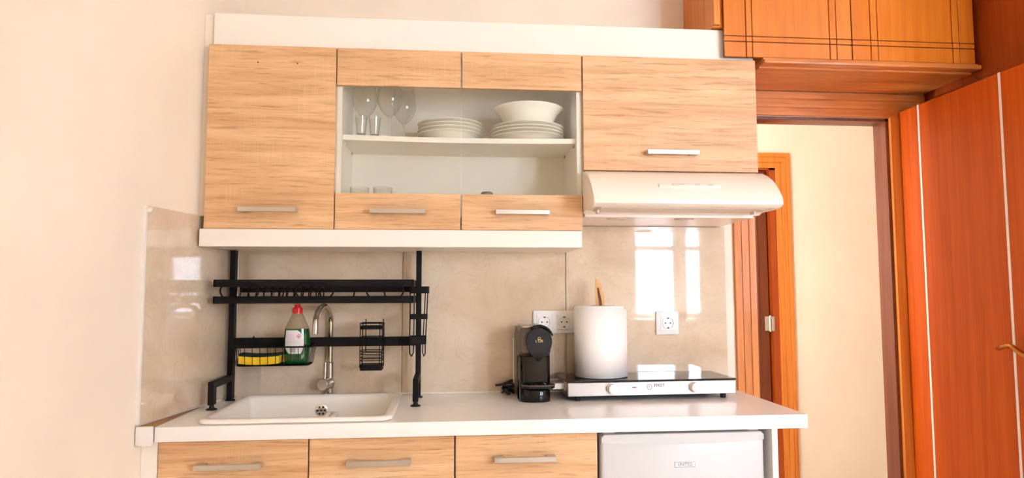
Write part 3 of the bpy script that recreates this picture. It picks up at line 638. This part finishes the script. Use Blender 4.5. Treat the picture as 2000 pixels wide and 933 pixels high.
# head: drop shaped disc facing the room, and the brewing spout under it
hdv = []
for i in range(40):
    a = 2*PI*i/40; r = .0425; x = r*math.cos(a); z = r*math.sin(a)
    if z < 0: z *= 1.33; x *= (1-.10*(-z/.056)**2)
    hdv.append((-.1415+x, 1.0985+z))
hdm = mesh('head_disc', MB().prism(hdv, 'y', -.242, -.200, .004, 3, True), 'blackm', cm, auto=30)
mesh('logo_crown', MB().tube([(-.1415+.0045*math.cos(a), -.2427, 1.1075+.004*math.sin(a)) for a in [i*2*PI/14 for i in range(14)]], .0008, 5, True), 'gold', hdm)
text('logo_text', "L'OR", .0125, (-.1415, -.2425, 1.0985), 'gold', hdm)
mesh('coffee_spout', MB().lathe([(0, 0), (.012, 0), (.018, .022), (0, .022)], (-.1415, -.212, 1.032), 18), 'blackg', cm)
lv = []
for i in range(9):
    u = i/8; a = math.radians(122-100*u); lv.append((-.1415+.050*math.cos(a), 1.1005+.0515*math.sin(a)))
lo = [(x, z-.0065) for x, z in lv[::-1]]
mesh('lever', MB().prism(lv+lo, 'y', -.236, -.15, .0015), 'blackg', cm, label='black arched lever on top')
mesh('top_plate', MB().box(-.193, -.150, -.205, -.06, 1.139, 1.1455, .002, 2), 'nickel', cm, label='silver top plate')
mesh('water_tank_edge', MB().box(X0-.003, X0+.002, -.030, -.022, .935, 1.095, .001), 'socket', cm)
pc = thing('power_cable', (-.235, -.045, ZW), 'black power cable and plug bundled on the worktop by the coffee machine', 'cable')
loopp = []
for i in range(60):
    a = i/59*2*PI*3.2; loopp.append((-.228+.020*math.cos(a)-.006*math.sin(i*.35), -.050+.016*math.sin(a), ZW+.006+.0062*(i/59*5)+.003*math.sin(a*1.7)))
mesh('coil', MB().tube(loopp, .0042, 7), 'cable', pc)
mesh('lead', MB().tube([(-.271, -.035, .930), (-.250, -.036, .932), (-.235, -.038, .938), (-.215, -.034, .946), (-.205, -.018, .944)], .0042, 7), 'cable', pc)
mesh('plug', MB().tube([(-.236, -.074, .922), (-.232, -.078, .914), (-.226, -.084, .9085)], [.007, .010, .0075], 10), 'cable', pc)

# ------------------------------------------------------------------ crockery and glasses
def shelf_z(x, y): return 1.770+sag(x)+.0003
PS = [(0, 0), (.055, 0), (.058, .003), (.064, .004), (.080, .014), (.091, .0245), (.100, .0275), (.1112, .0295), (.1122, .0308), (.1112, .0318), (.099, .0300), (.089, .0265), (.077, .016), (.058, .006), (0, .006)]
PF = [(0, 0), (.070, 0), (.073, .003), (.080, .004), (.094, .013), (.104, .0165), (.1272, .0195), (.1283, .0208), (.1272, .0218), (.103, .0190), (.092, .0155), (.074, .006), (0, .006)]
def plates(prof, x, y, nn, step, labels, group):
    for k in range(nn): 
        single('plate', MB().lathe(prof, (x+random.uniform(-.001, .001), y, shelf_z(x, y)+step*k), 56), 'ceram', (x, y, shelf_z(x, y)+step*k), labels[k], 'plate', group)
o4 = ('bottom', 'second from the bottom', 'second from the top', 'top')
plates(PS, -.434, -.133, 4, .0125, ['white soup plate, %s of the stack in the middle of the shelf' % s for s in o4], 'white soup plates in the left stack')
plates(PF, -.1675, -.1435, 4, .0118, ['white dinner plate, %s of the stack under the bowl' % s for s in o4], 'white dinner plates under the bowl')
zb = shelf_z(-.165, -.14)+.0118*3+.0072
single('salad_bowl', MB().lathe([(0, 0), (.066, 0), (.070, .003), (.074, .010), (.100, .058), (.1165, .076), (.1205, .079), (.1215, .0815), (.119, .0825), (.112, .079), (.096, .058), (.068, .010), (0, .006)], (-.163, -.143, zb), 60), 'ceram', (-.163, -.143, zb), 'wide white bowl on top of the right plate stack', 'bowl')
def wine(x, y, lb):
    z = shelf_z(x, y); P = [(0, .001), (.034, .001), (.0345, .002), (.020, .005), (.006, .010), (.0042, .020), (.0038, .075), (.006, .085), (.018, .094), (.031, .110), (.0405, .130), (.0425, .148), (.040, .175), (.0345, .215)]
    w = thing('wine_glass', (x, y, z), lb, 'wine glass', 'wine glasses on the cabinet shelf')
    mesh('foot', MB().lathe(P[:5], (x, y, z), 32), 'glass', w); mesh('stem', MB().lathe(P[4:8], (x, y, z), 16), 'glass', w); mesh('bowl', MB().lathe(P[7:], (x, y, z), 36), 'glass', w)
wine(-.727, -.13, 'tall clear wine glass nearest the left side of the cabinet'); wine(-.640, -.158, 'tall clear wine glass at the right front of the group of glasses'); wine(-.598, -.062, 'tall clear wine glass at the back, half hidden by the one in front')
def tumbler(x, y, lb):
    z = shelf_z(x, y)
    w = thing('shot_glass', (x, y, z), lb, 'glass', 'small glasses before the wine glasses')
    mesh('wall', MB().lathe([(.0155, .012), (.0165, .03), (.021, .072), (.0195, .072), (.0150, .03), (.0135, .014), (0, .013)], (x, y, z), 28), 'glass', w)
    mesh('base', MB().lathe([(0, 0), (.0155, 0), (.0158, .003), (.0155, .012), (0, .0125)], (x, y, z), 24), 'glass', w)
tumbler(-.729, -.205, 'small clear tumbler before the left wine glass'); tumbler(-.685, -.200, 'small clear tumbler between the two front wine glasses')
ZF = ZB+.0165
def cup(x, y, lb, hand):
    w = thing('glass_mug', (x, y, ZF), lb, 'mug', 'glass mugs on the cabinet floor')
    mesh('wall', MB().lathe([(0, 0), (.026, 0), (.029, .004), (.030, .02), (.0325, .136), (.0318, .138), (.0305, .136), (.028, .02), (.026, .007), (0, .006)], (x, y, ZF), 36), 'glass', w)
    mesh('handle', MB().tube([(x+hand*.031, y, ZF+.120), (x+hand*.044, y, ZF+.121), (x+hand*.053, y, ZF+.108), (x+hand*.053, y, ZF+.06), (x+hand*.043, y, ZF+.04), (x+hand*.030, y, ZF+.038)], .004, 8), 'glass', w)
cup(-.738, -.15, 'left clear glass mug showing over the left cabinet door rail', -.45); cup(-.661, -.15, 'right clear glass mug showing over the left cabinet door rail', 1)
ld = thing('pot_lid', (-.308, -.15, ZF), 'dark grey pot lid whose knob shows above the right door rail', 'lid')
mesh('dome', MB().lathe([(.10, 0), (.101, .004), (.095, .03), (.07, .065), (.035, .087), (.014, .093), (0, .094)], (-.308, -.15, ZF), 40), 'lid', ld)
mesh('knob', MB().lathe([(0, .090), (.010, .092), (.012, .112), (.0215, .117), (.021, .122), (.017, .1265), (0, .1275)], (-.308, -.15, ZF), 24), 'lid', ld)

# ------------------------------------------------------------------ overhead cupboard in orange wood
oc = thing('overhead_cupboard', (.93, -.15, 2.03), 'orange wooden overhead cupboard with grooved doors above the doorway', 'cupboard')
mesh('body', MB().box(.620, 1.396, -.285, -.001, 2.045, ZC-.003).box(.453, .620, -.285, -.005, 2.155, ZC-.003), 'oc', oc)
mesh('left_stile', MB().box(.452, .466, -.300, -.284, 2.16, ZC-.005, .001).box(.466, .476, -.296, -.284, 2.16, ZC-.005, .001), 'ow', oc)
def grooved(x0, x1, za, zb, cols):
    g = .0028; mb = MB(); xs = [x0]+[c for c in cols]+[x1]; zs = [za, 2.100, 2.104, 2.121, 2.125, zb]
    zr = [(za, 2.1015), (2.1045, 2.1205), (2.1235, zb)]
    xr = []; prev = x0
    for a, b in cols: xr += [(prev, a-g/2), (a+g/2, (a+b)/2-g/2) if False else (a+g/2, b-g/2)]; prev = b+g/2
    xr.append((prev, x1))
    for i, (a, b) in enumerate(xr):
        for j, (c, d) in enumerate(zr):
            m = i % 2 or j == 1
            mb.box(a, b, -.3005 if m else -.300, -.293, c, d, .0012)
    return mb
for x0, x1, cols in ((.487, .9395, ((.563, .585), (.861, .886))), (.9435, 1.394, ((1.010, 1.036), (1.312, 1.338)))):
    dd = mesh('door', grooved(x0, x1, 2.0505, ZC-.02, cols), 'oc', oc)
    mesh('groove_backing', MB().box(x0+.001, x1-.001, -.2945, -.2855, 2.0515, ZC-.021), 'groove', dd)
mesh('bottom_moulding', MB().box(.620, 1.407, -.312, -.270, 2.028, 2.0425, .003, 2).box(.620, 1.400, -.304, -.270, 2.0425, 2.0485, .001), 'owh', oc)
mesh('soffit', MB().box(.620, 1.400, -.272, -.026, 2.022, 2.0445), 'owh', oc)

# ------------------------------------------------------------------ unseen lamp added behind the kitchen wall to brighten the hall
hl = thing('added_hall_lamp', (.28, .08, 1.5), 'round unseen wall lamp added to brighten the hall', 'lamp')
rz = Matrix.Rotation(PI, 3, 'Z')
mesh('globe', MB().lathe([(0, .11), (.04, .10), (.065, .075), (.072, .045), (.055, .012)], (.28, .0605, 1.5), 32, 'y', rot=rz), 'lamp', hl); mesh('mount', MB().lathe([(.06, .0), (.06, .012), (0, .012)], (.28, .0605, 1.5), 32, 'y', rot=rz), 'white', hl)
ll = bpy.data.lights.new('hall_fill_light', 'POINT'); ll.energy = 26; ll.color = (1, .98, .97); ll.shadow_soft_size = .05  # added fill light for the hall wall, its source stays out of view
lo_ = bpy.data.objects.new('hall_fill_light', ll); C.objects.link(lo_); lo_.location = (.28, .24, 1.5)
